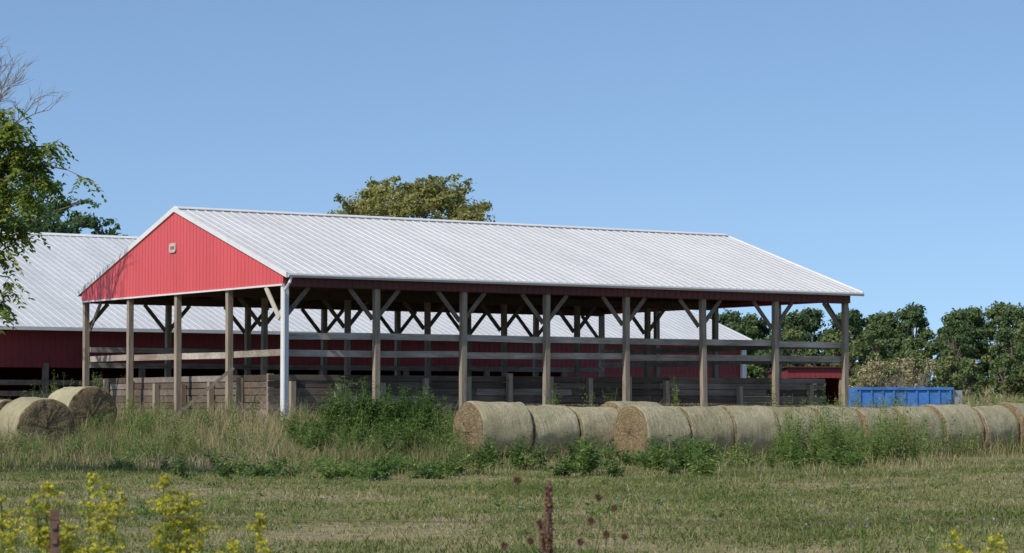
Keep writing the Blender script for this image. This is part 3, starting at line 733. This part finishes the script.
def seedhead(x,y,hs):
    e=empty('dried_seedhead_plant'); mb=MB(); bq=Q()
    z0=float(ground(x,y)); st=Vector((x,y,z0))
    for (dx_,dz,r) in hs:
        tip=Vector((x+dx_,y+random.uniform(-.03,.03),z0+dz)); branch(mb,st+Vector((dx_*.3,0,dz*.45)),tip,.003,.0015,.05,5,6)
        m=260; d=rdir(m); C=np.array(tip)+d*r*.75; A=d*r*.42; Bv=nrm(np.cross(d,rdir(m)))
        bq.leaves(C,A,Bv*r*.12,rng.uniform(0,1,m))
    mb.tube([st,st+Vector((0,0,.5))],[.006,.005],6); mb.obj('stems',M['goldleaf'],e); bq.obj('seedheads',M['burr'],e)
seedhead(.02,9.2,[(-.0,1.13,.016),(.09,.96,.013),(.05,.9,.015),(-.05,.88,.014)])
seedhead(.33,9.3,[(0,1.07,.015),(.06,1.03,.014),(-.03,.98,.016),(.03,.93,.015),(.1,.92,.014),(-.07,.9,.014)])
e=empty('dried_dock_stalk'); mb=MB(); bq=Q(); z0=float(ground(.125,9.0))
pts=[(.125+.012*math.sin(k*.9),9.0+.006*math.cos(k*1.3),z0+k*(1.17-z0)/9) for k in range(10)]
mb.tube(pts,[.014-.0009*k for k in range(10)],7)
for k in range(90):
    f=random.uniform(.5,1); o=np.array(pts[0])*(1-f)+np.array(pts[-1])*f; r=.024*(1.25-f)+.008
    m=60; d=rdir(m); C=o+d*r*rng.uniform(.3,1,m)[:,None]; C[:,2]=o[2]+d[:,2]*.016
    A=rdir(m)*.0055; Bv=nrm(np.cross(A,rdir(m)))*.004; bq.leaves(C,A,Bv,rng.uniform(0,1,m))
for k in range(5):
    f=random.uniform(.55,.85); o=Vector(pts[0]).lerp(Vector(pts[-1]),f); a=random.uniform(0,6.28); tip=o+Vector((math.cos(a)*.035,math.sin(a)*.035,.13))
    branch(mb,o,tip,.004,.002,.1,5,5)
    for j in range(8):
        c=np.array(o.lerp(tip,random.uniform(.3,1))); m=30; d=rdir(m); bq.leaves(c+d*.009,d*.005,nrm(np.cross(d,rdir(m)))*.004,rng.uniform(0,1,m))
mb.obj('stem',M['rust'],e); bq.obj('seed_clusters',M['burr'],e)
# ------------------------------------------------------------ light, sky, camera
sd=Vector((-.70,-.71,1.0)).normalized()
el=math.asin(sd.z); rot=math.atan2(sd.x,sd.y)
sun=bpy.data.lights.new('sun','SUN'); sun.energy=4.1; sun.angle=math.radians(.5); sun.color=(1,.94,.85)
so=bpy.data.objects.new('sun',sun); COL.objects.link(so); so.rotation_euler=sd.to_track_quat('Z','Y').to_euler(); so.location=(-20,-20,40)
w=bpy.data.worlds.new('World'); sc.world=w; w.use_nodes=True; nt=w.node_tree
sky=nt.nodes.new('ShaderNodeTexSky'); sky.sky_type='NISHITA'; sky.sun_disc=False; sky.sun_elevation=el; sky.sun_rotation=rot
sky.altitude=200; sky.air_density=1.0; sky.dust_density=.5; sky.ozone_density=2.4
tc=nt.nodes.new('ShaderNodeTexCoord'); mp=nt.nodes.new('ShaderNodeMapping'); mp.inputs['Location'].default_value=(0,0,.125)
nt.links.new(tc.outputs['Generated'],mp.inputs['Vector']); nt.links.new(mp.outputs['Vector'],sky.inputs['Vector'])
hs=nt.nodes.new('ShaderNodeHueSaturation'); hs.inputs['Saturation'].default_value=1.05; nt.links.new(sky.outputs[0],hs.inputs['Color'])
bg=nt.nodes['Background']; bg.inputs['Strength'].default_value=.15; nt.links.new(hs.outputs[0],bg.inputs['Color'])
cam=bpy.data.cameras.new('camera'); co=bpy.data.objects.new('camera',cam); COL.objects.link(co); sc.camera=co
cam.sensor_width=36; cam.lens=2424/1024*36; cam.clip_end=6000; cam.clip_start=.1
co.location=(0,0,1.45); pitch=math.atan((405-276.5)/2424); co.rotation_euler=(math.pi/2+pitch,0,0)
cam.dof.use_dof=True; cam.dof.focus_distance=66; cam.dof.aperture_fstop=9
sc.view_settings.view_transform='Standard'; sc.view_settings.look='None'; sc.view_settings.exposure=0
